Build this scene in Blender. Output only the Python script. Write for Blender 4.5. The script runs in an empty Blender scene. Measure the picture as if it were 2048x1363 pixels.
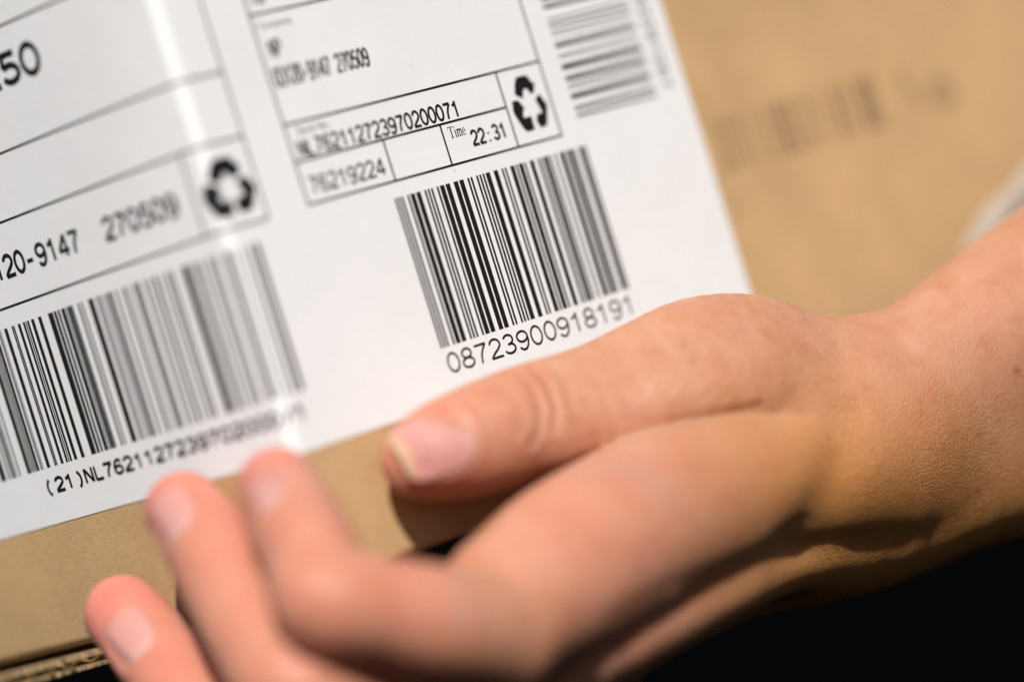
import bpy, bmesh, math, random
import numpy as np
from mathutils import Matrix, Vector

random.seed(7)
rng = np.random.default_rng(7)
scene = bpy.context.scene
COL = scene.collection

# ------------------------------------------------------------------ camera
# All layout is done in centimetres: x right, y away from the camera, z up,
# the vertical edge of the box stands at y = 0.  M() turns that into metres.
ROLL = math.radians(17.36)
PITCH = math.radians(-0.7)
FPX = 8000.0                    # focal length in pixels of a 2048 px wide frame
DIST = 66.67                    # cm from the lens to the box edge
Z0 = 100.0                      # height of the lens above the ground, cm

def M(p):
    return (p[0] * 0.01, p[1] * 0.01, (p[2] + Z0) * 0.01)

cam_data = bpy.data.cameras.new('camera')
cam = bpy.data.objects.new('camera', cam_data)
COL.objects.link(cam)
fw = Vector((0, math.cos(PITCH), math.sin(PITCH)))
rt = Vector((1, 0, 0))
up = Vector((0, -math.sin(PITCH), math.cos(PITCH)))
cx = rt * math.cos(ROLL) - up * math.sin(ROLL)
cy = rt * math.sin(ROLL) + up * math.cos(ROLL)
cz = -fw
cam.matrix_world = Matrix(((cx.x, cy.x, cz.x, 0), (cx.y, cy.y, cz.y, -DIST * 0.01),
                           (cx.z, cy.z, cz.z, Z0 * 0.01), (0, 0, 0, 1)))
cam_data.sensor_width = 36.0
cam_data.lens = FPX / 2048 * 36.0
cam_data.clip_start = 0.02
cam_data.clip_end = 2000
cam_data.dof.use_dof = True
cam_data.dof.focus_distance = 0.708
cam_data.dof.aperture_fstop = 3.5
scene.camera = cam

# ------------------------------------------------------------------ sky, sun, exposure
SUN = Vector((0.07, -0.73, 0.67)).normalized()      # towards the sun
world = bpy.data.worlds.new('World')
scene.world = world
world.use_nodes = True
wn = world.node_tree.nodes
sky = wn.new('ShaderNodeTexSky')
sky.sky_type = 'NISHITA'
sky.sun_disc = False
sky.sun_elevation = math.asin(SUN.z)
sky.sun_rotation = math.atan2(SUN.x, SUN.y)
world.node_tree.links.new(sky.outputs[0], wn['Background'].inputs[0])
wn['Background'].inputs[1].default_value = 0.05
sun_data = bpy.data.lights.new('sun', 'SUN')
sun_data.energy = 5.0
sun_data.angle = math.radians(1.0)
sun_data.color = (1.0, 0.96, 0.91)
sun = bpy.data.objects.new('sun', sun_data)
COL.objects.link(sun)
sun.rotation_euler = SUN.to_track_quat('Z', 'Y').to_euler()
sun.location = (0, 0, 3)
scene.view_settings.view_transform = 'Standard'
scene.view_settings.look = 'None'
scene.view_settings.gamma = 1.0
scene.view_settings.exposure = 0.12
scene.view_settings.use_curve_mapping = False
scene.render.engine = 'CYCLES'
scene.cycles.use_denoising = True
scene.cycles.max_bounces = 6

# ------------------------------------------------------------------ helpers
CR, SR = math.cos(ROLL), math.sin(ROLL)
CP, SP = math.cos(PITCH), math.sin(PITCH)

def W(px, py, y):
    """the point seen at (px, py) of the 2048 px photograph at depth y cm behind the box edge"""
    dx, dy = px - 1024.0, py - 681.5
    u, v = (dx * CR - dy * SR) / FPX, -(dx * SR + dy * CR) / FPX
    d = np.array([u, CP - v * SP, SP + v * CP])
    return d * ((DIST + y) / d[1]) - np.array([0, DIST, 0])

def to_px(P):
    """world cm (n,3) -> photograph pixels"""
    q = P + np.array([0, DIST, 0])
    f = q[:, 1] * CP + q[:, 2] * SP
    v = (-q[:, 1] * SP + q[:, 2] * CP) / f * FPX
    u = q[:, 0] / f * FPX
    return np.stack([1024 + u * CR - v * SR, 681.5 - u * SR - v * CR], 1), f

def R(px, y):
    return px * (DIST + y) / FPX      # a length in pixels at depth y -> cm

def link(name, me, mat, parent=None):
    o = bpy.data.objects.new(name, me)
    if mat is not None and not me.materials:
        me.materials.append(mat)
    COL.objects.link(o)
    if parent is not None:
        o.parent = parent
        o.matrix_parent_inverse = parent.matrix_world.inverted()
    return o

def mesh(name, V, F, mat, parent=None, smooth=False):
    me = bpy.data.meshes.new(name)
    me.from_pydata([M(p) for p in V], [], F)
    me.update()
    if smooth:
        me.shade_smooth()
    return link(name, me, mat, parent)

def empty(name, p):
    o = bpy.data.objects.new(name, None)
    o.location = M(p)
    o.empty_display_size = 0.02
    COL.objects.link(o)
    bpy.context.view_layer.update()
    return o

def tag(o, label, cat, group=None):
    o['label'] = label
    o['category'] = cat
    if group:
        o['group'] = group

# ------------------------------------------------------------------ materials
def new_mat(name):
    m = bpy.data.materials.new(name)
    m.use_nodes = True
    nt = m.node_tree
    return m, nt, nt.nodes['Principled BSDF']

def node(nt, kind, **kw):
    n = nt.nodes.new(kind)
    for k, v in kw.items():
        if k in n.inputs:
            n.inputs[k].default_value = v
        else:
            setattr(n, k, v)
    return n

def ramp(nt, stops):
    n = nt.nodes.new('ShaderNodeValToRGB')
    e = n.color_ramp.elements
    while len(e) < len(stops):
        e.new(0.5)
    for i, (p, c) in enumerate(stops):
        e[i].position = p
        e[i].color = c
    return n

def coords(nt, scale=(1, 1, 1), rot=(0, 0, 0)):
    tc = nt.nodes.new('ShaderNodeTexCoord')
    mp = nt.nodes.new('ShaderNodeMapping')
    mp.inputs['Scale'].default_value = scale
    mp.inputs['Rotation'].default_value = rot
    nt.links.new(tc.outputs['Object'], mp.inputs['Vector'])
    return mp

def mix(nt, blend, fac, a, b):
    n = nt.nodes.new('ShaderNodeMix')
    n.data_type = 'RGBA'
    n.blend_type = blend
    for sock, val in ((n.inputs[0], fac), (n.inputs[6], a), (n.inputs[7], b)):
        if hasattr(val, 'is_output'):
            nt.links.new(val, sock)
        else:
            sock.default_value = val
    return n.outputs[2]

def math_n(nt, op, a, b=None, clamp=False):
    n = nt.nodes.new('ShaderNodeMath')
    n.operation = op
    n.use_clamp = clamp
    for sock, val in ((n.inputs[0], a), (n.inputs[1], b)):
        if val is None:
            continue
        if hasattr(val, 'is_output'):
            nt.links.new(val, sock)
        else:
            sock.default_value = val
    return n.outputs[0]

def bump(nt, h, strength, dist, prev=None):
    n = nt.nodes.new('ShaderNodeBump')
    n.inputs['Strength'].default_value = strength
    n.inputs['Distance'].default_value = dist
    nt.links.new(h, n.inputs['Height'])
    if prev is not None:
        nt.links.new(prev, n.inputs['Normal'])
    return n.outputs[0]

def make_cardboard(name='cardboard', base=(0.555, 0.355, 0.175)):
    m, nt, b = new_mat(name)
    c1 = coords(nt, (1, 1, 1))
    n1 = node(nt, 'ShaderNodeTexNoise', Scale=55.0, Detail=5.0, Roughness=0.6)
    nt.links.new(c1.outputs[0], n1.inputs['Vector'])
    c2 = coords(nt, (700, 700, 2600))
    n2 = node(nt, 'ShaderNodeTexNoise', Scale=1.0, Detail=4.0, Roughness=0.65)
    nt.links.new(c2.outputs[0], n2.inputs['Vector'])
    c3 = coords(nt, (1500, 1500, 900))
    n3 = node(nt, 'ShaderNodeTexNoise', Scale=1.0, Detail=2.0)
    nt.links.new(c3.outputs[0], n3.inputs['Vector'])
    lo = tuple(x * 0.90 for x in base) + (1,)
    hi = tuple(min(1, x * 1.07) for x in base) + (1,)
    r1 = ramp(nt, [(0.3, lo), (0.7, hi)])
    nt.links.new(n1.outputs[0], r1.inputs[0])
    r2 = ramp(nt, [(0.28, (0.62, 0.58, 0.52, 1)), (0.5, (1, 1, 1, 1)), (0.75, (1.0, 1.0, 1.0, 1))])
    nt.links.new(n2.outputs[0], r2.inputs[0])
    col = mix(nt, 'MULTIPLY', 0.55, r1.outputs[0], r2.outputs[0])
    r3 = ramp(nt, [(0.70, (0, 0, 0, 1)), (0.78, (1, 1, 1, 1))])
    nt.links.new(n3.outputs[0], r3.inputs[0])
    col = mix(nt, 'MIX', math_n(nt, 'MULTIPLY', r3.outputs[0], 0.25), col, (0.25, 0.15, 0.07, 1))
    nt.links.new(col, b.inputs['Base Color'])
    b.inputs['Roughness'].default_value = 0.72
    b.inputs['Specular IOR Level'].default_value = 0.25
    bb = bump(nt, n2.outputs[0], 0.35, 0.0002)
    nt.links.new(bb, b.inputs['Normal'])
    return m

def make_paper():
    m, nt, b = new_mat('label_paper')
    c = coords(nt, (1, 1, 1))
    n1 = node(nt, 'ShaderNodeTexNoise', Scale=2600.0, Detail=3.0)
    nt.links.new(c.outputs[0], n1.inputs['Vector'])
    n2 = node(nt, 'ShaderNodeTexNoise', Scale=60.0, Detail=3.0)
    nt.links.new(c.outputs[0], n2.inputs['Vector'])
    r = ramp(nt, [(0.3, (0.75, 0.745, 0.738, 1)), (0.7, (0.775, 0.77, 0.763, 1))])
    nt.links.new(n2.outputs[0], r.inputs[0])
    nt.links.new(r.outputs[0], b.inputs['Base Color'])
    b.inputs['Roughness'].default_value = 0.75
    b.inputs['Specular IOR Level'].default_value = 0.12
    nt.links.new(bump(nt, n2.outputs[0], 0.25, 0.0008, bump(nt, n1.outputs[0], 0.12, 0.00006)), b.inputs['Normal'])
    return m

def make_ink(name, col, rough=0.5, alpha_noise=None):
    m, nt, b = new_mat(name)
    c = coords(nt, (1, 1, 1))
    n = node(nt, 'ShaderNodeTexNoise', Scale=1800.0, Detail=3.0)
    nt.links.new(c.outputs[0], n.inputs['Vector'])
    r = ramp(nt, [(0.25, tuple(col) + (1,)), (0.8, tuple(x * 1.8 + 0.004 for x in col) + (1,))])
    nt.links.new(n.outputs[0], r.inputs[0])
    nt.links.new(r.outputs[0], b.inputs['Base Color'])
    b.inputs['Roughness'].default_value = rough
    b.inputs['Specular IOR Level'].default_value = 0.2
    return m

MAT_CARD = make_cardboard()
MAT_CARD_EDGE = make_cardboard('cardboard_edge', (0.56, 0.38, 0.20))
MAT_PAPER = make_paper()
MAT_INK = make_ink('black_print', (0.006, 0.006, 0.007))
MAT_INK_BOX = make_ink('brown_box_print', (0.20, 0.13, 0.07), 0.7)

# ------------------------------------------------------------------ ground
m, nt, b = new_mat('dark_ground')
c = coords(nt)
n1 = node(nt, 'ShaderNodeTexNoise', Scale=3.0, Detail=6.0)
nt.links.new(c.outputs[0], n1.inputs['Vector'])
r1 = ramp(nt, [(0.3, (0.0006, 0.0007, 0.0008, 1)), (0.75, (0.002, 0.0024, 0.0028, 1))])
nt.links.new(n1.outputs[0], r1.inputs[0])
nt.links.new(r1.outputs[0], b.inputs['Base Color'])
b.inputs['Roughness'].default_value = 0.95
b.inputs['Specular IOR Level'].default_value = 0.0
g = mesh('ground', [(-40000, -40000, -Z0), (40000, -40000, -Z0), (40000, 40000, -Z0), (-40000, 40000, -Z0)],
         [(0, 1, 2, 3)], m)
g['kind'] = 'structure'

# ------------------------------------------------------------------ cardboard box
AR, AL = math.radians(46.0), math.radians(44.0)
CORNER = np.array([-482.0 / 120.0, 0.0])
TR = np.array([math.cos(AR), math.sin(AR)])
TL = np.array([-math.cos(AL), math.sin(AL)])
RAD = 0.20                                     # rounding of the box edge
BOW = math.radians(8.0)                        # the left panel bows a little
_sig = np.linspace(-22, 30, 5201)

def _profile():
    arc = RAD * math.pi / 2
    ang = np.empty_like(_sig)
    turn_r, turn_l = AR, -AL + BOW * 0.55
    t = np.clip((_sig + arc / 2) / arc, 0, 1)
    ang = turn_l + (turn_r - turn_l) * t
    t2 = np.clip((-_sig - arc / 2) / 5.0, 0, 1)
    ang = ang - BOW * (t2 * (2 - t2))
    step = _sig[1] - _sig[0]
    X = np.concatenate([[0], np.cumsum(np.cos(ang[:-1]) * step)])
    Y = np.concatenate([[0], np.cumsum(np.sin(ang[:-1]) * step)])
    i0 = np.argmin(abs(_sig))
    off = RAD * (math.sqrt(2) - 1)
    bis = (TR + TL) / np.linalg.norm(TR + TL)
    X = X - X[i0] + CORNER[0] + bis[0] * off
    Y = Y - Y[i0] + CORNER[1] + bis[1] * off
    return X, Y, ang

_PX, _PY, _PA = _profile()

def S(s, v, lift=0.0):
    """a point of the wrapped box face: s cm along the face from the edge (+ right, - left), v cm up"""
    T = RAD
    k = 0.2146 * RAD
    if s > T:
        a = s - k
    elif s < -T:
        a = s + k
    else:
        a = s * (T - k) / T
    x = np.interp(a, _sig, _PX)
    y = np.interp(a, _sig, _PY)
    an = np.interp(a, _sig, _PA)
    return np.array([x + math.sin(an) * lift, y - math.cos(an) * lift, v])

V_BOT, V_TOP = -3.78, 16.0
S_L, S_R = -17.0, 27.0
box = empty('cardboard_box', S(5, V_BOT) + np.array([0, 6, 0]))
tag(box, 'brown corrugated cardboard box with a white shipping label, held by the hand', 'box')

def stations(a, b, fine=0.08, coarse=1.0):
    s = [a]
    while s[-1] < b - 1e-6:
        st = fine if -1.0 < s[-1] < 1.0 else (min(coarse, .25) if -7.0 < s[-1] < 0 else coarse)
        nx = s[-1] + st
        for brk in (-7.0, -1.0):
            if s[-1] < brk - 1e-4 < nx:
                nx = brk + 1e-5
        s.append(min(nx, b))
    return s

def panel(name, s0, s1, v0, v1, mat, parent, lift=0.0, thick=0.35, round_bottom=True):
    """a board of real thickness following the box face, its lower edge folded inwards"""
    st = stations(s0, s1, 0.06, 0.8)
    prof = []
    if round_bottom:
        for a in np.linspace(90, 0, 6):
            rr = 0.16
            prof.append((v0 + rr - rr * math.sin(math.radians(a)), -rr + rr * math.cos(math.radians(a))))
    else:
        prof.append((v0, 0))
    nv = 10
    for i in range(1, nv + 1):
        prof.append((v0 + 0.2 + (v1 - v0 - 0.2) * i / nv, 0))
    prof += [(v1, -thick), (v0 + 0.02, -thick)]
    V, F = [], []
    n = len(prof)
    for s in st:
        for (v, l) in prof:
            V.append(S(s, v, lift + l))
    for i in range(len(st) - 1):
        for j in range(n):
            k = (j + 1) % n
            F.append((i * n + j, (i + 1) * n + j, (i + 1) * n + k, i * n + k))
    F.append(tuple(range(n))[::-1])
    F.append(tuple((len(st) - 1) * n + j for j in range(n)))
    return mesh(name, V, F, mat, parent, True)

wall = panel('wrapped_wall', S_L, S_R, V_BOT, V_TOP, MAT_CARD, box)
# the two far walls, top and bottom close the box
pl, pr, pc = S(S_L, 0, -0.2), S(S_R, 0, -0.2), S(0, 0, -0.5)
back = pl + pr - pc
def slab(name, pts, z0, z1, mat):
    n = len(pts)
    V = [(p[0], p[1], z0) for p in pts] + [(p[0], p[1], z1) for p in pts]
    F = [tuple(range(n))[::-1], tuple(range(n, 2 * n))]
    F += [(i, (i + 1) % n, n + (i + 1) % n, n + i) for i in range(n)]
    return mesh(name, V, F, mat, box)
def inset(p, d=0.4):
    c = (pl + pr) / 2
    return p + (c - p) / np.linalg.norm(c - p) * d
slab('bottom_panel', [inset(pl, .6), inset(pc, .7), inset(pr, .6), inset(back, .3)], V_BOT + 0.12, V_BOT + 0.40, MAT_CARD)
slab('top_panel', [pl, inset(pc, .6), pr, back], V_TOP - 0.02, V_TOP + 0.30, MAT_CARD)
def far_wall(a, b_):
    d = (b_ - a) / np.linalg.norm(b_ - a)
    nrm = np.array([-d[1], d[0], 0]) * 0.15
    return [a + nrm, b_ + nrm, b_ - nrm, a - nrm]
slab('far_wall', far_wall(pl, back), V_BOT + 0.5, V_TOP - 0.05, MAT_CARD)
slab('far_wall', far_wall(back, pr), V_BOT + 0.5, V_TOP - 0.05, MAT_CARD)

# the loose bottom flap under the left panel: two liners with a fluted core, torn along the rim
def flap():
    st = np.arange(-16.0, -1.2, 0.07)
    V, F = [], []
    def layer(zf, dep0, t, wob):
        base = len(V)
        rough = 0
        for i, s in enumerate(st):
            rough = 0.75 * rough + rng.normal() * wob
            lift0 = dep0 + rough
            z = zf(s)
            for (l, dz) in ((lift0, 0), (-3.0, 0.10), (-3.0, 0.10 - t), (lift0 - 0.02 + rng.normal() * wob * .4, -t)):
                V.append(S(s, z + dz, l))
        n = len(st)
        for i in range(n - 1):
            for j in range(4):
                k = (j + 1) % 4
                F.append((base + i * 4 + j, base + (i + 1) * 4 + j, base + (i + 1) * 4 + k, base + i * 4 + k))
        F.append(tuple(base + j for j in range(4)))
        F.append(tuple(base + (n - 1) * 4 + j for j in range(4)))
    sag = lambda s: V_BOT - 0.10 - 0.020 * max(0, -s - 5.2)
    layer(sag, -0.03, 0.10, 0.012)
    layer(lambda s: sag(s) - 0.125 + 0.05 * math.sin(s * 9.0), -0.09, 0.03, 0.02)
    layer(lambda s: sag(s) - 0.24, -0.06, 0.06, 0.03)
    return mesh('bottom_flap', V, F, MAT_CARD_EDGE, box)
flap()

# ------------------------------------------------------------------ shipping label
LAB_T = 0.012
def sheet(name, s0, s1, v0, v1, mat, parent, l0, l1):
    st = stations(s0, s1, 0.05, 0.5)
    V, F = [], []
    nv = 14
    vs = [v0 + (v1 - v0) * i / nv for i in range(nv + 1)]
    for l in (l1, l0):
        for s in st:
            for v in vs:
                V.append(S(s, v, l))
    n, mv = len(st), nv + 1
    off = n * mv
    for i in range(n - 1):
        for j in range(nv):
            a = i * mv + j
            F.append((a, a + mv, a + mv + 1, a + 1))
            F.append((off + a, off + a + 1, off + a + mv + 1, off + a + mv))
    for i in range(n - 1):
        a, c = i * mv, i * mv + nv
        F.append((a, off + a, off + a + mv, a + mv))
        F.append((c, c + mv, off + c + mv, off + c))
    for j in range(nv):
        a, c = j, (n - 1) * mv + j
        F.append((a, a + 1, off + a + 1, off + a))
        F.append((c, off + c, off + c + 1, c + 1))
    me = mesh(name, V, F, mat, parent, False)
    return me
label = sheet('shipping_label', -14.5, 12.36, -1.56, 12.0, MAT_PAPER, box, 0.002, LAB_T)
for p_ in label.data.polygons:
    p_.use_smooth = True
label.data.set_sharp_from_angle(angle=math.radians(40))
label['label'] = 'white printed shipping label folded round the box edge'
INK = LAB_T + 0.0025

class Print:
    """flat print collected as polygons in label coordinates and wrapped on the box face"""
    def __init__(self):
        self.V, self.F = [], []
    def quad(self, a, b, c, d):
        n = len(self.V)
        self.V += [a, b, c, d]
        self.F.append((n, n + 1, n + 2, n + 3))
    def rect(self, s0, s1, v0, v1):
        st = stations(s0, s1, 0.06, 2.0)
        for a, b_ in zip(st[:-1], st[1:]):
            self.quad((a, v0), (b_, v0), (b_, v1), (a, v1))
    def stroke(self, pts, t):
        P = [np.array(p, float) for p in pts]
        n = len(P)
        L, Rr = [], []
        for i in range(n):
            d0 = P[i] - P[i - 1] if i > 0 else P[1] - P[0]
            d1 = P[i + 1] - P[i] if i < n - 1 else P[-1] - P[-2]
            d0 = d0 / (np.linalg.norm(d0) + 1e-9)
            d1 = d1 / (np.linalg.norm(d1) + 1e-9)
            tn = d0 + d1
            tn = tn / (np.linalg.norm(tn) + 1e-9)
            nn = np.array([-tn[1], tn[0]])
            k = 1 / max(0.55, abs(float(np.dot(tn, d1))))
            L.append(P[i] + nn * t / 2 * k)
            Rr.append(P[i] - nn * t / 2 * k)
        for i in range(n - 1):
            self.quad(Rr[i], Rr[i + 1], L[i + 1], L[i])
    def build(self, name, mat, parent, lift=INK):
        V = [S(p[0], p[1], lift) for p in self.V]
        return mesh(name, V, self.F, mat, parent)

def arc(cx_, cy_, rx, ry, a0, a1, n=18):
    return [(cx_ + rx * math.cos(math.radians(a0 + (a1 - a0) * i / n)),
             cy_ + ry * math.sin(math.radians(a0 + (a1 - a0) * i / n))) for i in range(n + 1)]

GLYPH = {
    '0': [arc(.28, .5, .22, .455, 0, 360, 28)],
    '1': [[(.09, .73), (.20, .76), (.27, .83), (.31, .955)], [(.315, .99), (.315, 0)]],
    '2': [arc(.28, .69, .21, .265, 172, -28, 16) + [(.36, .42), (.20, .27), (.09, .13), (.065, .045)], [(.03, .045), (.53, .045)]],
    '3': [arc(.27, .72, .19, .235, 160, -88, 16) + [(.22, .49)], arc(.275, .275, .22, .235, 85, -165, 18)],
    '4': [[(.40, 0), (.40, .97)], [(.385, .94), (.055, .285)], [(.03, .265), (.55, .265)]],
    '5': [[(.49, .915), (.15, .915), (.105, .50)], arc(.275, .30, .225, .265, 138, -160, 18)],
    '6': [arc(.285, .30, .215, .26, 0, 360, 22), arc(.30, .42, .235, .535, 195, 60, 14) + [(.47, .80)]],
    '7': [[(.04, .915), (.52, .915)], [(.50, .90), (.37, .68), (.26, .40), (.21, 0)]],
    '8': [arc(.28, .73, .185, .225, 0, 360, 22), arc(.28, .27, .225, .235, 0, 360, 22)],
    '9': [arc(.275, .66, .215, .26, 0, 360, 22), arc(.26, .54, .235, .535, 15, -120, 14) + [(.09, .16)]],
    'N': [[(.08, 0), (.08, .99)], [(.09, .97), (.49, .03)], [(.50, 0), (.50, .99)]],
    'L': [[(.09, .99), (.09, 0)], [(.09, .045), (.50, .045)]],
    'P': [[(.09, 0), (.09, .99)], [(.09, .94), (.32, .94)] + arc(.30, .705, .20, .235, 90, -90, 12) + [(.09, .47)]],
    'H': [[(.08, 0), (.08, .99)], [(.50, 0), (.50, .99)], [(.08, .5), (.50, .5)]],
    '(': [arc(.48, .42, .34, .62, 120, 240, 12)],
    ')': [arc(.06, .42, .34, .62, 60, -60, 12)],
    '-': [[(.08, .38), (.40, .38)]],
    '.': [[(.2, .0), (.2, .11)]],
    ':': [[(.26, .0), (.26, .12)], [(.26, .5), (.26, .62)]],
    ' ': [],
}

def text(pr, s, s0, s1, v0, v1, t=0.1, adv=None, vertical=False):
    """lettering between s0..s1 (or running down when vertical), cap height v0..v1; t = stroke / height"""
    n = len(s)
    h = (v1 - v0)
    step = (s1 - s0) / n
    for i, ch in enumerate(s):
        for stroke_ in GLYPH[ch]:
            pts = []
            for x, y in stroke_:
                px_ = s0 + i * step + x / 0.58 * step * 0.98
                pts.append((px_, v0 + y * h))
            pr.stroke(pts, t * h)

def bfont_text(pr, body, s0, s1, v0, v1):
    """very small print in the built-in typeface, fitted to a rectangle"""
    cu = bpy.data.curves.new('tmp', 'FONT')
    cu.body = body
    cu.resolution_u = 3
    o = bpy.data.objects.new('tmp', cu)
    COL.objects.link(o)
    me = o.to_mesh()
    P = np.array([v.co[:2] for v in me.vertices])
    mn, mx = P.min(0), P.max(0)
    P = (P - mn) / (mx - mn)
    base = len(pr.V)
    for p in P:
        pr.V.append((s0 + p[0] * (s1 - s0), v0 + p[1] * (v1 - v0)))
    for f in me.polygons:
        pr.F.append(tuple(base + i for i in f.vertices))
    o.to_mesh_clear()
    bpy.data.objects.remove(o)
    bpy.data.curves.remove(cu)

# --- ruled boxes
pr = Print()
TH = 0.042
for v in (5.77, 3.82, 2.41):
    pr.rect(1.98, 8.64, v - TH / 2, v + TH / 2)
pr.rect(1.98, 7.43, 3.16 - TH / 2, 3.16 + TH / 2)
for s, v0, v1 in ((2.0, 2.41, 11), (8.62, 2.41, 11), (7.43, 2.41, 3.82), (4.18, 2.41, 3.16), (5.65, 2.41, 3.16)):
    pr.rect(s - TH / 2, s + TH / 2, v0, v1)
pr.build('ruled_lines', MAT_INK, label)
pr = Print()
for v in (7.0, 4.95, 3.82, 2.37):
    pr.rect(-13.5, 1.02, v - TH / 2, v + TH / 2)
pr.rect(1.0, 1.04, 2.37, 11)
pr.rect(-.49, -.45, 2.37, 3.82)
pr.build('ruled_lines', MAT_INK, label, INK + 0.0005)

# --- text
pr = Print()
text(pr, 'NP', 2.16, 2.62, 5.92, 6.22, .14)
text(pr, 'NP', 2.20, 2.52, 4.99, 5.30, .13)
pr.build('printed_text', MAT_INK, label)
pr = Print()
text(pr, '03120-9147 270509', 2.12, 4.46, 4.47, 4.81, .14)
pr.build('printed_text', MAT_INK, label)
pr = Print()
text(pr, 'NL762112723970200071', 2.16, 6.26, 3.215, 3.51, .175)
pr.build('printed_text', MAT_INK, label)
pr = Print()
text(pr, '76219224', 2.16, 4.04, 2.565, 2.87, .15)
pr.build('printed_text', MAT_INK, label)
pr = Print()
text(pr, '22:31', 6.32, 7.26, 2.64, 2.92, .19)
pr.build('printed_text', MAT_INK, label)
pr = Print()
bfont_text(pr, 'Contents', 2.12, 2.92, 5.50, 5.62)
bfont_text(pr, 'Serial No.', 2.26, 3.04, 3.60, 3.74)
pr.build('printed_text', MAT_INK, label)

# "Time" in a roman face with serifs
pr = Print()
def roman(strokes, s0, s1, v0, v1):
    for pts, t in strokes:
        pr.stroke([(s0 + x * (s1 - s0), v0 + y * (v1 - v0)) for x, y in pts], t * (v1 - v0))
tk, tn = .14, .065
roman([
    ([(.00, .97), (.34, .97)], .06), ([(.012, 1.0), (.012, .80)], .045), ([(.328, 1.0), (.328, .80)], .045),
    ([(.17, .97), (.17, .02)], tk), ([(.09, .02), (.25, .02)], tn),
    ([(.40, .62), (.40, .02)], tk * .9), ([(.345, .60), (.40, .62)], tn), ([(.345, .02), (.455, .02)], tn),
    ([(.375, .86), (.425, .86)], .11),
    ([(.52, .62), (.52, .02)], tk * .9), ([(.475, .60), (.52, .62)], tn), ([(.475, .02), (.565, .02)], tn),
    ([(.52, .50), (.57, .61), (.615, .60), (.635, .50), (.635, .02)], tk * .85), ([(.59, .02), (.68, .02)], tn),
    ([(.635, .50), (.68, .61), (.725, .60), (.75, .50), (.75, .02)], tk * .85), ([(.705, .02), (.795, .02)], tn),
    ([(.83, .34), (.985, .34)], tn), (arc(.905, .32, .075, .30, 5, 320, 18), .08),
], 5.80, 6.235, 2.875, 3.08)
pr.build('printed_text', MAT_INK, label)

pr = Print()
text(pr, '08723900918191', 4.04, 9.17, -1.08, -.72, .125)
pr.build('barcode_digits', MAT_INK, label)
pr = Print()
text(pr, '250', -4.95, -3.07, 6.0, 6.55, .22)
pr.build('printed_text', MAT_INK, label)
pr = Print()
text(pr, '03120-9147  270509', -6.95, -.84, 2.86, 3.26, .19)
pr.build('printed_text', MAT_INK, label)
bpr = Print()
bfont_text(bpr, 'Serial No.', -6.75, -5.85, 3.50, 3.66)
bpr.build('printed_text', MAT_INK, label)
pr = Print()
text(pr, '(21)NL762112723970200071', -6.72, .55, -1.02, -.76, .24)
pr.build('barcode_digits', MAT_INK, label)

# --- the interleaved barcode under the table
ITF = {'0': 'nnWWn', '1': 'WnnnW', '2': 'nWnnW', '3': 'WWnnn', '4': 'nnWnW', '5': 'WnWnn', '6': 'nWWnn', '7': 'nnnWW', '8': 'WnnWn', '9': 'nWnWn'}
seq = [('b', 1), ('s', 1), ('b', 1), ('s', 1)]
code = '08723900918191'
WD = 2.5
for i in range(0, 14, 2):
    for cb, cs in zip(ITF[code[i]], ITF[code[i + 1]]):
        seq.append(('b', WD if cb == 'W' else 1))
        seq.append(('s', WD if cs == 'W' else 1))
seq += [('b', WD), ('s', 1), ('b', 1)]
mod = (9.14 - 4.02) / sum(w for _, w in seq)
pr = Print()
s = 4.02
for k, w in seq:
    if k == 'b':
        pr.rect(s - 0.004, s + w * mod + 0.004, -.61, 2.12)
    s += w * mod
pr.build('barcode', MAT_INK, label)

# --- the wide barcode running up to the box edge
BARS = [(-9.9, -9.75), (-9.6, -9.55), (-9.4, -9.2), (-9.1, -9.05), (-8.9, -8.8), (-8.62, -8.58), (-8.45, -8.3), (-8.15, -8.1), (-7.95, -7.8), (-7.7, -7.66),
        (-7.59, -7.52), (-7.48, -7.45), (-7.36, -7.33), (-7.1, -7.0), (-6.97, -6.95), (-6.92, -6.9), (-6.87, -6.84), (-6.81, -6.73), (-6.67, -6.64), (-6.61, -6.6), (-6.48, -6.39), (-6.24, -6.21), (-6.19, -6.16), (-6.04, -5.97), (-5.88, -5.83), (-5.8, -5.78), (-5.75, -5.7), (-5.62, -5.54), (-5.4, -5.31), (-5.09, -4.95), (-4.91, -4.84), (-4.79, -4.74), (-4.68, -4.58), (-4.54, -4.52), (-4.49, -4.41), (-4.39, -4.34), (-4.18, -4.14), (-4.07, -4.04), (-3.86, -3.72), (-3.62, -3.58), (-3.52, -3.48), (-3.38, -3.33), (-3.27, -3.18), (-3.06, -3.02), (-2.85, -2.79), (-2.68, -2.65), (-2.52, -2.41), (-2.26, -2.22), (-2.13, -2.10), (-1.99, -1.92), (-1.80, -1.77), (-1.65, -1.6), (-1.53, -1.48), (-1.24, -1.09), (-1.03, -1.00), (-0.94, -0.91), (-0.85, -0.82), (-0.76, -0.73), (-0.58, -0.52), (-0.42, -0.37), (-0.16, -0.05), (0.05, 0.07), (0.17, 0.19), (0.37, 0.43), (0.54, 0.63)]
pr = Print()
for a, c_ in BARS:
    pr.rect(a - .006, c_ + .006, -.56, 2.03)
pr.build('barcode', MAT_INK, label)

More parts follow.
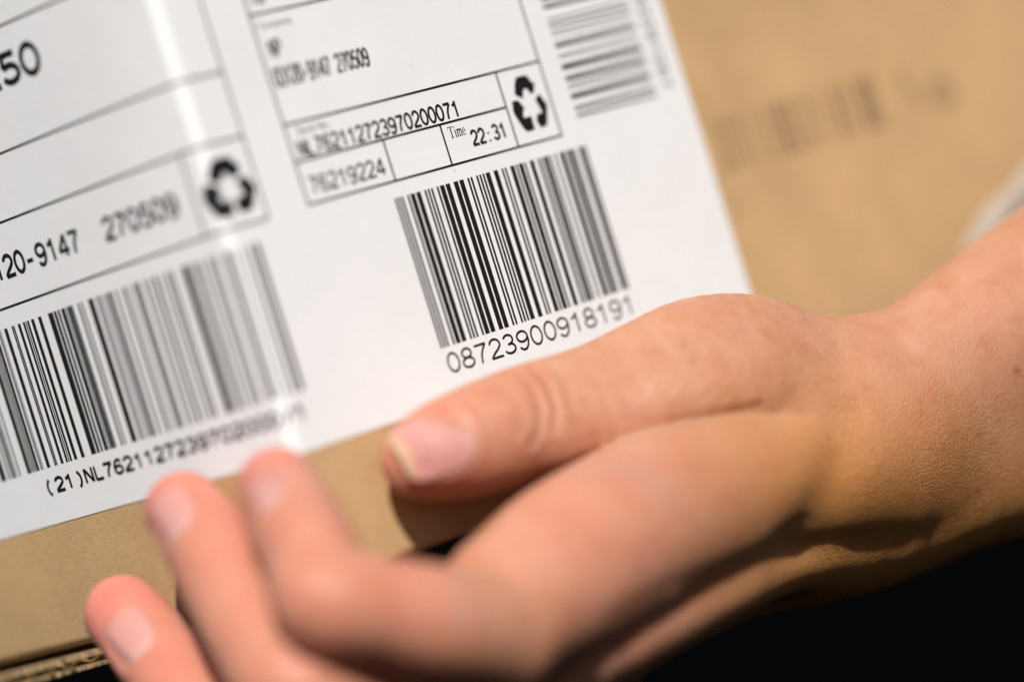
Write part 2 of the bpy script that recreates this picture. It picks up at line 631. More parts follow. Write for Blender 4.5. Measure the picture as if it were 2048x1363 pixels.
# --- the upright barcode at the right rim, and its digits turned on their side
VB = [(2.675, .05), (2.79, .03), (2.84, .03), (3.04, .095), (3.20, .022), (3.25, .022), (3.36, .055), (3.42, .03), (3.60, .10), (3.78, .02), (3.83, .022), (4.00, .06), (4.07, .025),
      (4.20, .018), (4.28, .03), (4.40, .045), (4.51, .03), (4.74, .05), (4.79, .02), (4.91, .07), (5.05, .03), (5.12, .08), (5.3, .04), (5.4, .03), (5.52, .09), (5.7, .05), (5.85, .03), (6.0, .1), (6.2, .05)]
pr = Print()
for v, t in VB:
    pr.rect(9.17, 11.45, v - t / 2, v + t / 2)
pr.build('barcode', MAT_INK, label)
pr = Print()
vd = '76219224031209147'
for i, ch in enumerate(vd):
    for st_ in GLYPH[ch]:
        pr.stroke([(11.70 + y * .28, 2.74 + i * .235 + (0.58 - x) / .58 * .17) for x, y in st_], .04)
pr.build('barcode_digits', MAT_INK, label)

# --- a rust-coloured fleck and two faint specks on the paper
for i_, (s_, v_, r_) in enumerate(((5.66, 2.31, .022), (5.42, 4.31, .010), (8.03, 3.71, .008))):
    pr = Print()
    for k in range(8):
        a0, a1 = k * math.pi / 4, (k + 1) * math.pi / 4
        pr.quad((s_, v_), (s_ + r_ * .7 * math.cos(a0), v_ + r_ * 1.5 * math.sin(a0)), (s_ + r_ * .7 * math.cos(a1), v_ + r_ * 1.5 * math.sin(a1)), (s_, v_))
    pr.F = [f_[:3] for f_ in pr.F]
    pr.build('speck', make_ink('rust_speck', (.45, .25, .10)) if i_ == 0 else MAT_INK_BOX, label)

# --- recycling arrows
REC = [[(7.91, 3.62), (8.15, 3.62), (8.2, 3.58), (8.24, 3.49), (8.31, 3.45), (8.24, 3.31), (8.16, 3.3), (8.12, 3.38), (8.07, 3.42), (7.99, 3.41), (7.91, 3.25), (7.76, 3.34), (7.83, 3.51)],
       [(8.36, 3.23), (8.47, 3.02), (8.32, 2.68), (8.16, 2.65), (8.11, 2.78), (8.16, 2.88), (8.22, 2.88), (8.32, 2.89), (8.24, 3.16)],
       [(7.63, 3.22), (7.77, 3.21), (7.87, 3.06), (7.82, 3.04), (7.77, 2.91), (7.81, 2.87), (7.98, 2.88), (7.97, 2.65), (7.78, 2.65), (7.72, 2.71), (7.6, 2.98), (7.59, 3.06)]]
def recycling(fs, lift, grow=0.0):
    bm = bmesh.new()
    for poly in REC:
        if grow:
            A = [np.array(p) for p in poly]
            out = []
            for k in range(len(A)):
                d0, d1 = A[k] - A[k - 1], A[(k + 1) % len(A)] - A[k]
                n_ = np.array([-d0[1], d0[0]]) / np.linalg.norm(d0) + np.array([-d1[1], d1[0]]) / np.linalg.norm(d1)
                out.append(tuple(A[k] + n_ / (np.linalg.norm(n_) + 1e-6) * grow))
            poly = out
        f = bm.faces.new([bm.verts.new((*fs(x, y), 0)) for x, y in poly])
    bmesh.ops.triangulate(bm, faces=bm.faces[:])
    for _ in range(3):
        bmesh.ops.subdivide_edges(bm, edges=bm.edges[:], cuts=1, use_grid_fill=True)
    for v in bm.verts:
        v.co = M(S(v.co.x, v.co.y, lift))
    me = bpy.data.meshes.new('recycling_symbol')
    bm.to_mesh(me)
    bm.free()
    return link('recycling_symbol', me, MAT_INK, label)
recycling(lambda x, y: (x, y), INK, .020)
recycling(lambda x, y: (-.20 + (x - 7.59) / .88 * 1.10, 2.60 + (y - 2.65) / .97 * .92), INK, .042)

# --- faded print on the bare carton
pr = Print()
for a, w in ((12.75, .10), (12.95, .05), (13.12, .12), (13.45, .08), (13.62, .05), (13.95, .04), (14.15, .06), (14.42, .08), (14.62, .22), (14.98, .18), (15.30, .05), (15.50, .12), (15.80, .05), (16.1, .05), (16.45, .16), (16.78, .14), (17.25, .30), (17.58, .18)):
    pr.rect(a, a + w, .88, 1.93)
pr.build('printed_barcode', MAT_INK_BOX, wall, 0.003)
pr = Print()
pr.stroke([(18.75, 1.9), (18.85, 1.45), (19.2, 1.05)], .22)
pr.stroke(arc(19.9, 1.2, .35, .22, 0, 360, 20), .28)
pr.build('printed_mark', make_ink('faded_box_print', (0.27, 0.175, 0.095), 0.7), wall, 0.003)

# ------------------------------------------------------------------ hand
def cone(P, a, ra, b_, rb):
    ba = (b_ - a).astype(P.dtype)
    q = P - a.astype(P.dtype)
    s_ = q @ ba
    bb = float(ba @ ba)
    t = np.clip(s_ / bb, 0, 1)
    d2 = np.einsum('ij,ij->i', q, q) - 2 * t * s_ + t * t * bb
    return np.sqrt(np.maximum(d2, 0)) - (float(ra) + float(rb - ra) * t)

def smin(a, b_, k):
    h = np.maximum(k - np.abs(a - b_), 0) / k
    return np.minimum(a, b_) - h * h * k * 0.25

class Limb(list):
    """joints with radii, drawn through by a smooth curve"""
    def __init__(self, js, sub=4):
        super().__init__(js)
        A = np.array([np.append(p, r) for p, r in js])
        B = np.vstack([2 * A[0] - A[1], A, 2 * A[-1] - A[-2]])
        out = []
        for i in range(1, len(B) - 2):
            p0, p1, p2, p3 = B[i - 1:i + 3]
            for k in range(sub):
                t = k / sub
                out.append(.5 * (2 * p1 + (p2 - p0) * t + (2 * p0 - 5 * p1 + 4 * p2 - p3) * t * t + (3 * p1 - p0 - 3 * p2 + p3) * t ** 3))
        out.append(A[-1])
        self.c = np.array(out)
        self.mid = self.c[:, :3].mean(0)
        self.rad = max(np.linalg.norm(q[:3] - self.mid) + q[3] for q in self.c)
    def sdf(self, P):
        far = np.sqrt(((P - self.mid) ** 2).sum(1)) - self.rad
        m_ = far < 2.4
        d = far.copy()
        if m_.any():
            Q = P[m_]
            dd = None
            for a, b_ in zip(self.c[:-1], self.c[1:]):
                c_ = cone(Q, a[:3], a[3], b_[:3], b_[3])
                dd = c_ if dd is None else np.minimum(dd, c_)
            d[m_] = dd
        return d

def J(px, py, y, r):
    return (W(px, py, y).astype(float), R(r, y))

def chain(P, js, k):
    if isinstance(js, Limb):
        return js.sdf(P)
    d = None
    for (a, ra), (b_, rb) in zip(js[:-1], js[1:]):
        c_ = cone(P, a, ra, b_, rb)
        d = c_ if d is None else smin(d, c_, k)
    return d

THUMB = Limb([J(840, 917, .6, 79), J(888, 901, .95, 101), J(965, 877, 1.4, 114), J(1055, 842, 1.95, 114), J(1190, 792, 2.7, 105),
         J(1290, 752, 3.2, 112), J(1395, 724, 3.7, 130), J(1500, 730, 4.3, 141), J(1600, 765, 4.9, 137), J(1710, 815, 5.5, 132)])
BULGE = Limb([J(1035, 1210, -1.0, 158), J(1150, 1130, -.2, 174), J(1290, 1052, 1.0, 174), J(1420, 1000, 2.3, 168), J(1540, 955, 3.45, 158), J(1700, 890, 4.8, 150)])
FILL = Limb([J(1125, 868, 1.75, 66), J(1220, 846, 2.15, 88), J(1330, 815, 2.6, 104), J(1450, 792, 3.15, 118), J(1570, 800, 4.0, 130)], 3)
MC3 = Limb([J(1030, 1320, -.3, 135), J(1230, 1264, .2, 92), J(1450, 1152, 2.0, 84), J(1600, 1078, 4.3, 92), J(1720, 1005, 6.2, 125)], 3)
MC4 = Limb([J(1010, 1410, 1.5, 120), J(1230, 1255, 2.8, 108), J(1450, 1150, 4.5, 98), J(1650, 1045, 5.9, 115)], 3)
ARM_R = Limb([J(1640, 830, 4.9, 138), J(1740, 804, 5.1, 130), J(1900, 715, 5.9, 152), J(2150, 565, 7.6, 182), J(2500, 380, 11, 205), J(2900, 170, 15.5, 215)], 3)
ARM_U = Limb([J(1620, 1010, 5.7, 142), J(1720, 998, 5.85, 144), J(1900, 945, 6.5, 160), J(2150, 850, 8.3, 184), J(2500, 680, 12, 205), J(2900, 450, 16.5, 220)], 3)
INDEX = Limb([J(556, 975, -.5, 82), J(592, 1052, -1.6, 97), J(630, 1132, -2.65, 102), J(658, 1200, -3.25, 113), J(775, 1222, -3.05, 110), J(885, 1248, -2.65, 118), J(1000, 1275, -1.7, 126)])
MIDDLE = Limb([J(369, 1021, .8, 80), J(418, 1087, .1, 91), J(460, 1173, -.85, 96), J(520, 1290, -1.9, 97), J(605, 1385, -2.75, 112), J(800, 1410, -1.6, 112), J(1000, 1360, .4, 130)])
RING = Limb([J(246, 1228, 2.25, 79), J(292, 1280, 1.8, 86), J(352, 1362, .95, 90), J(440, 1480, -.2, 95), J(520, 1550, -.9, 102), J(760, 1520, .2, 108), J(1010, 1430, 1.5, 118)], 3)
LITTLE = Limb([J(330, 1430, 3.9, 58), J(370, 1490, 3.4, 66), J(470, 1600, 2.2, 78), J(740, 1570, 2.8, 92), J(1000, 1480, 4.0, 100), J(1230, 1300, 5.2, 80)], 3)

pA = W(1530, 800, 4)[0]
BOXN_R = np.array([math.sin(AR), -math.cos(AR), 0])
BOXN_L = np.array([-math.sin(AL), -math.cos(AL), 0])
C3 = np.array([CORNER[0], CORNER[1], 0])

def box_sdf(P):
    q = P - C3
    a, b_ = q @ BOXN_R, q @ BOXN_L
    d = np.maximum(a, b_)
    both = np.maximum(0, np.minimum(a, b_) + RAD)
    d = np.where(both > 0, np.maximum(d, np.sqrt(np.maximum(a + RAD, 0) ** 2 + np.maximum(b_ + RAD, 0) ** 2) - RAD), d)
    return np.maximum(d, V_BOT - .3 - P[:, 2])

def hand_sdf(P):
    palm = smin(chain(P, BULGE, .5), chain(P, MC3, .5), .22)
    palm = smin(palm, chain(P, MC4, .5), .45)
    arm = smin(chain(P, ARM_R, .6), chain(P, ARM_U, .6), 2.2)
    palm = smin(palm, arm, 1.5)
    th = smin(chain(P, THUMB, .3), chain(P, FILL, .3), .5)
    # flesh web behind the thumb, out of sight
    k = .10 + .95 * np.clip((P[:, 0] - pA) / 2.2, 0, 1)
    tot = smin(palm, th, k)
    for f in (INDEX, MIDDLE, RING, LITTLE):
        fd = smin(chain(P, f, .22), palm, .30)
        tot = smin(tot, fd, .05)
    # pressed against the box
    bd = box_sdf(P)
    tot = np.maximum(tot, -(bd - 0.02))
    return tot

def surface_nets(f, lo, hi, h, B=8):
    n = np.ceil((hi - lo) / h / B).astype(int) * B + 1
    nb = (n - 1) // B
    D = np.full(n, 1.0, np.float32)
    bc = np.stack(np.meshgrid(*[np.arange(k) for k in nb], indexing='ij'), -1).reshape(-1, 3)
    cen = lo + (bc * B + B / 2) * h
    dc = np.concatenate([f(c_) for c_ in np.array_split(cen, max(1, len(cen) // 100000))])
    rad = B * h * 0.5 * math.sqrt(3) * 1.35
    inside = dc < -rad
    for i, j, k in bc[inside]:
        D[i * B:(i + 1) * B + 1, j * B:(j + 1) * B + 1, k * B:(k + 1) * B + 1] = -1.0
    near = bc[np.abs(dc) <= rad]
    off = np.stack(np.meshgrid(*[np.arange(B + 1)] * 3, indexing='ij'), -1).reshape(-1, 3)
    for grp in np.array_split(near, max(1, len(near) // 150)):
        idx = (grp[:, None, :] * B + off[None]).reshape(-1, 3)
        D[idx[:, 0], idx[:, 1], idx[:, 2]] = f(lo + idx * h)
    neg = D < 0
    c8 = [(i, j, k) for i in (0, 1) for j in (0, 1) for k in (0, 1)]
    sl = lambda a, o: a[o[0]:a.shape[0] - 1 + o[0], o[1]:a.shape[1] - 1 + o[1], o[2]:a.shape[2] - 1 + o[2]]
    cnt = sum(sl(neg, o).astype(np.int8) for o in c8)
    act = np.argwhere((cnt > 0) & (cnt < 8))
    vid = np.full(cnt.shape, -1, np.int32)
    vid[act[:, 0], act[:, 1], act[:, 2]] = np.arange(len(act))
    acc = np.zeros((len(act), 3)); num = np.zeros(len(act))
    for a in c8:
        for ax in range(3):
            if a[ax]:
                continue
            b_ = list(a); b_[ax] = 1
            da = D[act[:, 0] + a[0], act[:, 1] + a[1], act[:, 2] + a[2]]
            db = D[act[:, 0] + b_[0], act[:, 1] + b_[1], act[:, 2] + b_[2]]
            m_ = (da < 0) != (db < 0)
            t = np.where(m_, da / (da - db + 1e-12), 0)
            p = np.tile(np.array(a, float), (len(act), 1)); p[:, ax] += t
            acc[m_] += p[m_]; num[m_] += 1
    V = lo + (act + acc / num[:, None]) * h
    F = []
    for ax in range(3):
        o1, o2 = [(1, 2), (2, 0), (0, 1)][ax]
        a = [slice(1, -1)] * 3; a[ax] = slice(0, -1)
        b_ = [slice(1, -1)] * 3; b_[ax] = slice(1, None)
        A_, Bn = neg[tuple(a)], neg[tuple(b_)]
        cr = np.argwhere(A_ != Bn)
        sgn = A_[cr[:, 0], cr[:, 1], cr[:, 2]]
        cr = cr + 1
        cr[:, ax] -= 1
        def cell(d1, d2):
            q = cr.copy(); q[:, o1] += d1; q[:, o2] += d2
            return vid[q[:, 0], q[:, 1], q[:, 2]]
        qd = np.stack([cell(-1, -1), cell(0, -1), cell(0, 0), cell(-1, 0)], 1)
        qd[~sgn] = qd[~sgn][:, ::-1]
        F.append(qd)
    F = np.concatenate(F)
    F = F[(F >= 0).all(1)]
    return V, F

def grad(f, P, e=0.02):
    g_ = np.stack([f(P + np.eye(3)[i] * e) - f(P - np.eye(3)[i] * e) for i in range(3)], 1)
    return g_ / (np.linalg.norm(g_, axis=1, keepdims=True) + 1e-9)

allj = [j for ch in (THUMB, BULGE, MC3, MC4, ARM_R, ARM_U, INDEX, MIDDLE, RING, LITTLE) for j in ch]
lo = np.min([p - r for p, r in allj], 0) - .4
hi = np.max([p + r for p, r in allj], 0) + .4
VOX = 0.062
HV, HF = surface_nets(hand_sdf, lo, hi, VOX)
for _ in range(2):
    HV = HV - grad(hand_sdf, HV) * hand_sdf(HV)[:, None] * 0.9
HN = grad(hand_sdf, HV, 0.06)
PXY, DEP = to_px(HV)
facing = np.clip(-(HN @ np.array([0, 1, 0])) * 1.6 + .1, 0, 1)

def poly_dist(P2, pts):
    d = np.full(len(P2), 1e9)
    pts = np.array(pts, float)
    for a, b_ in zip(pts[:-1], pts[1:]):
        ba = b_ - a
        t = np.clip(((P2 - a) @ ba) / (ba @ ba), 0, 1)
        d = np.minimum(d, np.hypot(*(P2 - a - t[:, None] * ba).T))
    return d

disp = np.zeros(len(HV))
def crease(pts, depth, width, rim=0.0):
    """a fold of the skin: depth cm, width in photograph pixels"""
    global disp
    d = poly_dist(PXY, pts)
    disp -= depth * np.exp(-(d / width) ** 2) * facing
    if rim:
        disp += rim * np.exp(-((d - 2.2 * width) / (1.1 * width)) ** 2) * facing

# folds over the thumb joint
crease([(1035, 742), (1066, 775), (1082, 815), (1080, 858), (1062, 892)], .038, 7, .011)
crease([(1064, 735), (1096, 770), (1112, 815), (1108, 862)], .042, 7, .013)
crease([(1000, 770), (1030, 800), (1042, 835), (1036, 870)], .014, 7, .004)
crease([(1100, 728), (1130, 765), (1142, 812)], .014, 8, .004)
# fan of fine folds at the thumb's root
for i in range(13):
    x0 = 1270 + i * 17 + random.uniform(-9, 9)
    y0 = 788 - i * 3 + random.uniform(-18, 10)
    ln = random.uniform(35, 60)
    crease([(x0 + 12, y0 - .3 * ln), (x0, y0 + .2 * ln), (x0 - 16, y0 + .6 * ln), (x0 - 36, y0 + ln)], .004 + .005 * random.random(), random.uniform(4, 6), .0015)
# the fold between thumb and palm, and its branches
crease([(1060, 962), (1150, 925), (1250, 881), (1350, 850), (1450, 829), (1520, 812)], .035, 10, .012)
crease([(1110, 915), (1160, 890), (1230, 862)], .012, 7, .003)
# hollow of the back of the hand
crease([(1230, 1235), (1300, 1190), (1400, 1150), (1540, 1100), (1620, 1050)], .02, 20)
crease([(1300, 1085), (1340, 1130), (1345, 1175)], .02, 9, .006)
crease([(1600, 1085), (1662, 985), (1692, 890), (1690, 800), (1672, 720)], .12, 48)
# finger joints
crease([(610, 1110), (655, 1085), (690, 1080)], .010, 10)
crease([(860, 1180), (880, 1240), (870, 1300)], .012, 16)

# ----- nails
class Nail:
    """a nail plate: an arc round the finger's own axis, L cm long, half-angle phi"""
    def __init__(self, px, py, y, axis, nrm, L, r, phi):
        self.a = axis / np.linalg.norm(axis)            # towards the fingertip
        n_ = nrm - self.a * (nrm @ self.a)
        self.n = n_ / np.linalg.norm(n_)
        self.b = np.cross(self.n, self.a)
        ys = np.arange(-6, 8, .01)
        line = W(px, py, -6) + (W(px, py, 8) - W(px, py, -6)) * ((ys + 6) / 14)[:, None]
        p = line[np.argmax(hand_sdf(line) < 0)]
        self.c, self.L, self.r, self.phi = p, L, r, math.radians(phi)
    def local(self, P):
        q = P - (self.c - self.n * self.r)
        return q @ self.a / (self.L / 2), np.arctan2(q @ self.b, q @ self.n) / self.phi, q @ self.n

def dirn(j0, j1):
    d = j0[0] - j1[0]
    return d / np.linalg.norm(d)
CAMD = np.array([0, -1.0, 0])
UPV = np.array([0, 0, 1.0])
NAILS = [
    ('thumb', Nail(872, 886, 0, dirn(THUMB[0], THUMB[2]), CAMD + .52 * UPV + .05 * np.array([1, 0, 0]), 1.36, .78, 46)),
    ('index', Nail(526, 988, 0, dirn(INDEX[0], INDEX[2]), .72 * CAMD + np.array([-.72, 0, 0]), .95, .58, 44)),
    ('middle', Nail(341, 1028, 0, dirn(MIDDLE[0], MIDDLE[2]), .80 * CAMD + np.array([-.58, 0, 0]), 1.1, .58, 44)),
    ('ring', Nail(258, 1268, 0, dirn(RING[0], RING[2]), .90 * CAMD + np.array([-.30, 0, -.12]), 1.1, .56, 44)),
]
def nail_r(p, q):
    # rounded outline: square at the tip, round at the cuticle
    e = np.where(p > 0, 4.5, 2.6)
    return (np.abs(p) ** e + np.abs(q) ** e) ** (1 / e)
nailmask = np.zeros(len(HV))
for _, nl in NAILS:
    p, q, w = nl.local(HV)
    r_ = nail_r(p, q)
    ok = (w > 0) & (w < 1.1 * nl.r + .2) & (r_ < 1.8) & ((HN @ nl.n) > -0.2)
    sink = np.where(p > .85, .010, .030) * np.clip((1.0 - r_) / .10, 0, 1)
    rimv = .026 * np.exp(-((r_ - 1.13) / .11) ** 2) * np.clip((0.75 - p) / .3, 0, 1)
    disp += np.where(ok, rimv - sink, 0)
    nailmask = np.maximum(nailmask, np.where(ok, np.clip((1.25 - r_) / .3, 0, 1), 0))

HV = HV + HN * disp[:, None]
# skin colour masks: ruddy fingertips and joints, golden wrist with brown shade painted in
def near(j, rad):
    return np.exp(-(np.linalg.norm(HV - j[0], axis=1) / rad) ** 2)
red = np.zeros(len(HV))
for ch, wt in ((THUMB, .55), (INDEX, .9), (MIDDLE, 1.0), (RING, 1.15)):
    red = np.maximum(red, wt * near(ch[0], 1.35))
    red = np.maximum(red, .55 * wt * near(ch[1], 1.6))
for ch, wt in ((INDEX, .6), (MIDDLE, .6), (RING, .9)):
    for j_ in ch[2:5]:
        red = np.maximum(red, wt * near(j_, 1.2))
red = np.maximum(red, .38 * near(BULGE[1], 2.0))
red = np.maximum(red, .30 * near(BULGE[2], 1.6))
red = np.maximum(red, .28 * near(THUMB[6], 1.0))
tan_and_shade = np.clip((PXY[:, 0] - 1300) / 360, 0, 1) * np.clip((PXY[:, 1] - 620 - 0.25 * (PXY[:, 0] - 1500)) / 300, 0, 1)  # golden wrist skin, with the warm brown of its shaded underside painted in
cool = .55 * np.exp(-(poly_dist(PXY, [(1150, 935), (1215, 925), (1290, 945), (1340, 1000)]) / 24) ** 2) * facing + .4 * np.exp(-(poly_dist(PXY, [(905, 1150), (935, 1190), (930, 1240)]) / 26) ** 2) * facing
spot = np.zeros(len(HV))
for sx_, sy_, sr_, sw_ in ((1956, 981, 6, .75), (2034, 742, 8, .6), (1537, 892, 5, .3), (1662, 872, 5, .4), (1960, 870, 8, .35), (1385, 720, 14, .25), (1370, 690, 10, .2)):
    spot = np.maximum(spot, sw_ * np.exp(-((PXY[:, 0] - sx_) ** 2 + (PXY[:, 1] - sy_) ** 2) / sr_ ** 2) * facing)
lines = np.clip((PXY[:, 0] - 1180) / 200, 0.15, 1) * (.8 + .9 * tan_and_shade)

me = bpy.data.meshes.new('hand')
me.from_pydata((HV * .01 + np.array([0, 0, Z0 * .01])).tolist(), [], HF.tolist())
me.update()
me.shade_smooth()
for nm_, arr in (('red', red), ('tan', tan_and_shade), ('lines', lines), ('spot', spot), ('cool', cool)):
    at = me.attributes.new(nm_, 'FLOAT', 'POINT')
    at.data.foreach_set('value', arr.astype(np.float32))

def make_skin():
    m, nt, b = new_mat('skin')
    L = nt.links.new
    def attr(n):
        a = nt.nodes.new('ShaderNodeAttribute')
        a.attribute_name = n
        return a.outputs['Fac']
    c = coords(nt)
    n1 = node(nt, 'ShaderNodeTexNoise', Scale=95.0, Detail=4.0, Roughness=.55)
    L(c.outputs[0], n1.inputs['Vector'])
    n2 = node(nt, 'ShaderNodeTexNoise', Scale=420.0, Detail=3.0)
    L(c.outputs[0], n2.inputs['Vector'])
    base = ramp(nt, [(.25, (.44, .195, .108, 1)), (.5, (.485, .24, .143, 1)), (.78, (.52, .285, .185, 1))])
    L(n1.outputs[0], base.inputs[0])
    col = mix(nt, 'MIX', math_n(nt, 'MULTIPLY', attr('tan'), .85), base.outputs[0], (.53, .235, .062, 1))  # wrist gold and the saturated brown of shade, both as base colour
    col = mix(nt, 'MIX', math_n(nt, 'MULTIPLY', attr('red'), .95, True), col, (.61, .205, .165, 1))
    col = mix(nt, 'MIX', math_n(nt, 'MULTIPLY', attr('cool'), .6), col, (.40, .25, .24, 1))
    n3 = node(nt, 'ShaderNodeTexNoise', Scale=260.0, Detail=3.0, Roughness=.6)
    L(c.outputs[0], n3.inputs['Vector'])
    bl = ramp(nt, [(.38, (1.06, 1.02, 1.0, 1)), (.5, (1, 1, 1, 1)), (.66, (1.0, .78, .74, 1))])
    L(n3.outputs[0], bl.inputs[0])
    col = mix(nt, 'MULTIPLY', .4, col, bl.outputs[0])
    sp = ramp(nt, [(.55, (1, 1, 1, 1)), (.75, (.90, .80, .74, 1))])
    L(n2.outputs[0], sp.inputs[0])
    col = mix(nt, 'MULTIPLY', .6, col, sp.outputs[0])
    col = mix(nt, 'MIX', attr('spot'), col, (.20, .06, .03, 1))
    L(col, b.inputs['Base Color'])
    b.inputs['Subsurface Weight'].default_value = .85
    b.inputs['Subsurface Radius'].default_value = (1.0, .30, .13)
    b.inputs['Subsurface Scale'].default_value = .0045
    b.inputs['Roughness'].default_value = .48
    b.inputs['Specular IOR Level'].default_value = .25
    # fine skin relief: a net of crossing lines, stretched across the arm
    c1 = coords(nt, (2300, 2300, 1000), (0, .35, 0))
    v1 = node(nt, 'ShaderNodeTexVoronoi', feature='DISTANCE_TO_EDGE', Scale=1.0)
    L(c1.outputs[0], v1.inputs['Vector'])
    c2 = coords(nt, (2600, 2600, 900), (0, -.25, .3))
    v2 = node(nt, 'ShaderNodeTexNoise', Scale=1.0, Detail=4.0, Roughness=.6)
    L(c2.outputs[0], v2.inputs['Vector'])
    amp = attr('lines')
    h1 = math_n(nt, 'MULTIPLY', math_n(nt, 'MINIMUM', v1.outputs['Distance'], .35), amp)
    h2 = math_n(nt, 'MULTIPLY', v2.outputs[0], amp)
    nb = bump(nt, h1, .85, .00028)
    nb = bump(nt, h2, .6, .00020, nb)
    L(nb, b.inputs['Normal'])
    return m
MAT_SKIN = make_skin()
hand = link('hand', me, MAT_SKIN)
tag(hand, 'bare right hand and forearm gripping the cardboard box, thumb across the white label', 'hand')

def make_nail_mat():
    m, nt, b = new_mat('nail')
    L = nt.links.new
    uv = nt.nodes.new('ShaderNodeAttribute')
    uv.attribute_name = 'along'
    r_ = ramp(nt, [(0.0, (.60, .37, .34, 1)), (.16, (.58, .29, .25, 1)), (.87, (.58, .27, .23, 1)), (.915, (.55, .35, .21, 1)), (1.0, (.56, .37, .22, 1))])
    L(uv.outputs['Fac'], r_.inputs[0])
    L(r_.outputs[0], b.inputs['Base Color'])
    b.inputs['Subsurface Weight'].default_value = .4
    b.inputs['Subsurface Radius'].default_value = (1, .4, .3)
    b.inputs['Subsurface Scale'].default_value = .001
    b.inputs['Roughness'].default_value = .30
    c = coords(nt, (300, 300, 300))
    n = node(nt, 'ShaderNodeTexNoise', Scale=1.0, Detail=2.0)
    L(c.outputs[0], n.inputs['Vector'])
    L(bump(nt, n.outputs[0], .08, .0003), b.inputs['Normal'])
    return m
MAT_NAIL = make_nail_mat()

for nm_, nl in NAILS:
    NP_, NQ = 26, 22
    pts, rds, al = [], [], []
    for i in range(NP_ + 1):
        for j in range(NQ + 1):
            # square grid squeezed into the rounded outline
            a, c_ = -1 + 2 * i / NP_, -1 + 2 * j / NQ
            e = 4.5 if a > 0 else 2.6
            mx = max(abs(a), abs(c_), 1e-6)
            k = mx / ((abs(a) ** e + abs(c_) ** e) ** (1 / e) + 1e-9)
            rd = nl.n * math.cos(c_ * k * nl.phi) + nl.b * math.sin(c_ * k * nl.phi)
            pts.append(nl.c - nl.n * nl.r + nl.a * a * k * nl.L / 2 + rd * nl.r)
            rds.append(rd)
            al.append((a * k + 1) / 2)
    P = np.array(pts)
    RD = np.array(rds)
    al = np.array(al)
    t_ = np.zeros(len(P))
    for _ in range(30):
        t_ = np.clip(t_ - .7 * hand_sdf(P + RD * t_[:, None]), -.16, .12)
    # the plate keeps its line towards the free edge instead of following the tip down
    T2 = t_.reshape(NP_ + 1, NQ + 1)
    i0 = int(NP_ * .62)
    for i in range(i0 + 1, NP_ + 1):
        T2[i] = np.maximum(T2[i], T2[i0] - .10 * ((i - i0) / (NP_ - i0)) ** 2)
    P = P + RD * T2.reshape(-1)[:, None]
    top = P + RD * .008
    bot = P - RD * .030
    V = np.concatenate([top, bot])
    n = (NP_ + 1) * (NQ + 1)
    F = []
    for i in range(NP_):
        for j in range(NQ):
            a = i * (NQ + 1) + j
            F.append((a, a + NQ + 1, a + NQ + 2, a + 1))
            F.append((n + a, n + a + 1, n + a + NQ + 2, n + a + NQ + 1))
    rim_ = [(i, 0) for i in range(NP_)] + [(NP_, j) for j in range(NQ)] + [(i, NQ) for i in range(NP_, 0, -1)] + [(0, j) for j in range(NQ, 0, -1)]
    ids = [i * (NQ + 1) + j for i, j in rim_]
    for a, c_ in zip(ids, ids[1:] + ids[:1]):
        F.append((c_, a, n + a, n + c_))
    o = mesh('fingernail', V, F, MAT_NAIL, hand, True)
    bm = bmesh.new(); bm.from_mesh(o.data); bmesh.ops.recalc_face_normals(bm, faces=bm.faces[:]); bm.to_mesh(o.data); bm.free()
    at = o.data.attributes.new('along', 'FLOAT', 'POINT')
    at.data.foreach_set('value', (np.concatenate([al, al]) * (1.0 if nm_ == 'thumb' else .9)).astype(np.float32))
    o['label'] = nm_ + ' fingernail' if nm_ != 'thumb' else 'pale pink thumbnail'

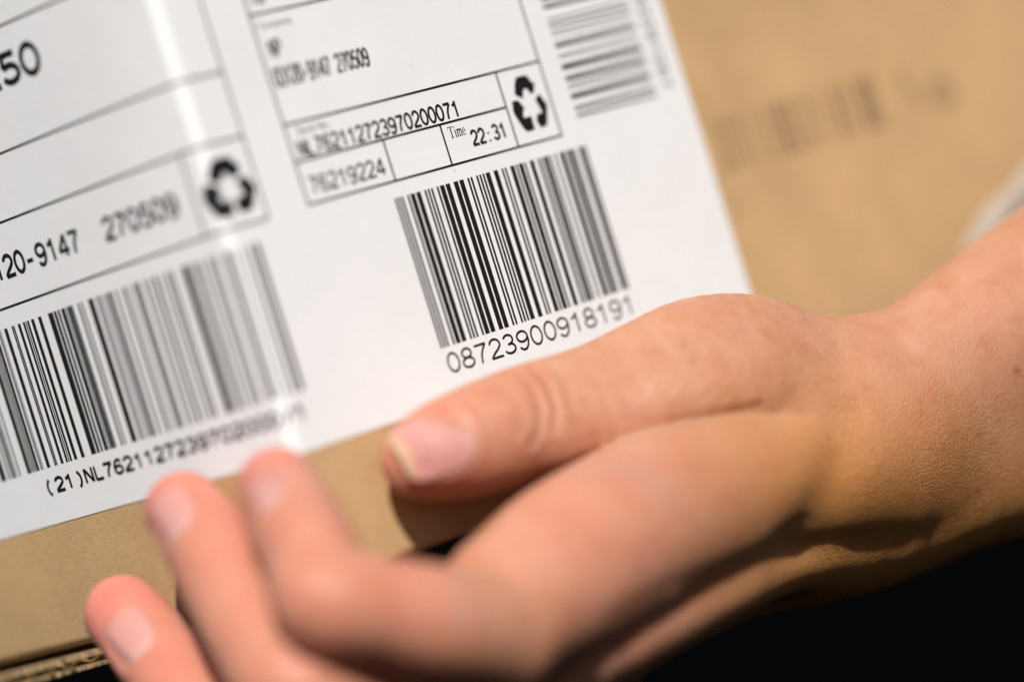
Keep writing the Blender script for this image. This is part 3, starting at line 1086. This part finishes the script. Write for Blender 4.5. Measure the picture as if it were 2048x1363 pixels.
# ----- fine pale hair over the thumb's root, wrist and forearm
def fine_hair():
    cand = np.where((facing > .25) & (PXY[:, 0] > 1280) & (PXY[:, 0] < 1720) & (PXY[:, 1] > 560) & (PXY[:, 1] < 800)
                    & (PXY[:, 1] < 690 + .25 * (PXY[:, 0] - 1280)))[0]
    pick = rng.choice(cand, 420, replace=False)
    grain = W(1250, 760, 4) - W(1650, 620, 5)
    grain /= np.linalg.norm(grain)
    V, F = [], []
    for i in pick:
        n_ = HN[i]
        d = grain + rng.normal(size=3) * .35
        d = d - n_ * (d @ n_)
        d /= np.linalg.norm(d)
        sd = np.cross(n_, d)
        ln = rng.uniform(.10, .24)
        w_ = .0016
        b0 = HV[i]
        m1 = b0 + d * ln * .5 + n_ * ln * .30
        tip = b0 + d * ln + n_ * ln * .32
        k = len(V)
        V += [b0 - sd * w_, b0 + sd * w_, b0 + n_ * w_ * 1.6, m1 - sd * w_ * .8, m1 + sd * w_ * .8, m1 + n_ * w_ * 1.2, tip]
        F += [(k, k + 1, k + 4, k + 3), (k + 1, k + 2, k + 5, k + 4), (k + 2, k, k + 3, k + 5), (k + 3, k + 4, k + 6), (k + 4, k + 5, k + 6), (k + 5, k + 3, k + 6)]
    m, nt, b = new_mat('fine_hair')
    b.inputs['Base Color'].default_value = (.55, .36, .20, 1)
    b.inputs['Roughness'].default_value = .35
    o = mesh('fine_hair', V, F, m, hand)
    o['kind'] = 'stuff'
fine_hair()

# ------------------------------------------------------------------ pale cloth behind the forearm
def make_cloth():
    m, nt, b = new_mat('pale_cloth')
    c = coords(nt, (900, 900, 900))
    n1 = node(nt, 'ShaderNodeTexNoise', Scale=1.0, Detail=3.0)
    nt.links.new(c.outputs[0], n1.inputs['Vector'])
    r_ = ramp(nt, [(.3, (.30, .25, .195, 1)), (.7, (.38, .32, .255, 1))])
    nt.links.new(n1.outputs[0], r_.inputs[0])
    nt.links.new(r_.outputs[0], b.inputs['Base Color'])
    b.inputs['Roughness'].default_value = .9
    nt.links.new(bump(nt, n1.outputs[0], .3, .0003), b.inputs['Normal'])
    return m
path = [W(1925, 510, 11.6), W(1960, 470, 11.9), W(2005, 425, 12.4), W(2060, 370, 13.0), W(2150, 285, 14.0), W(2280, 170, 15.3)]
rad_ = [.08, .21, .29, .36, .44, .50]
V, F = [], []
NS, NR = 40, 20
tt = np.linspace(0, len(path) - 1, NS)
PP = np.array(path)
for i, t in enumerate(tt):
    p = np.array([np.interp(t, range(len(path)), PP[:, k]) for k in range(3)])
    rr = np.interp(t, range(len(path)), rad_)
    for j in range(NR):
        a = 2 * math.pi * j / NR
        k = 1 + .16 * math.sin(3 * a + t * 2.2) + .08 * math.sin(5 * a - t * 3)
        V.append(p + np.array([-.62 * math.sin(a), .55 * math.cos(a), .78 * math.sin(a)]) * rr * k * np.array([1, 1.4, 1]))
for i in range(NS - 1):
    for j in range(NR):
        k = (j + 1) % NR
        F.append((i * NR + j, (i + 1) * NR + j, (i + 1) * NR + k, i * NR + k))
F.append(tuple(range(NR))[::-1])
F.append(tuple((NS - 1) * NR + j for j in range(NR)))
o = mesh('sleeve', V, F, make_cloth(), None, True)
tag(o, 'pale grey fold of cloth between the forearm and the box', 'sleeve')
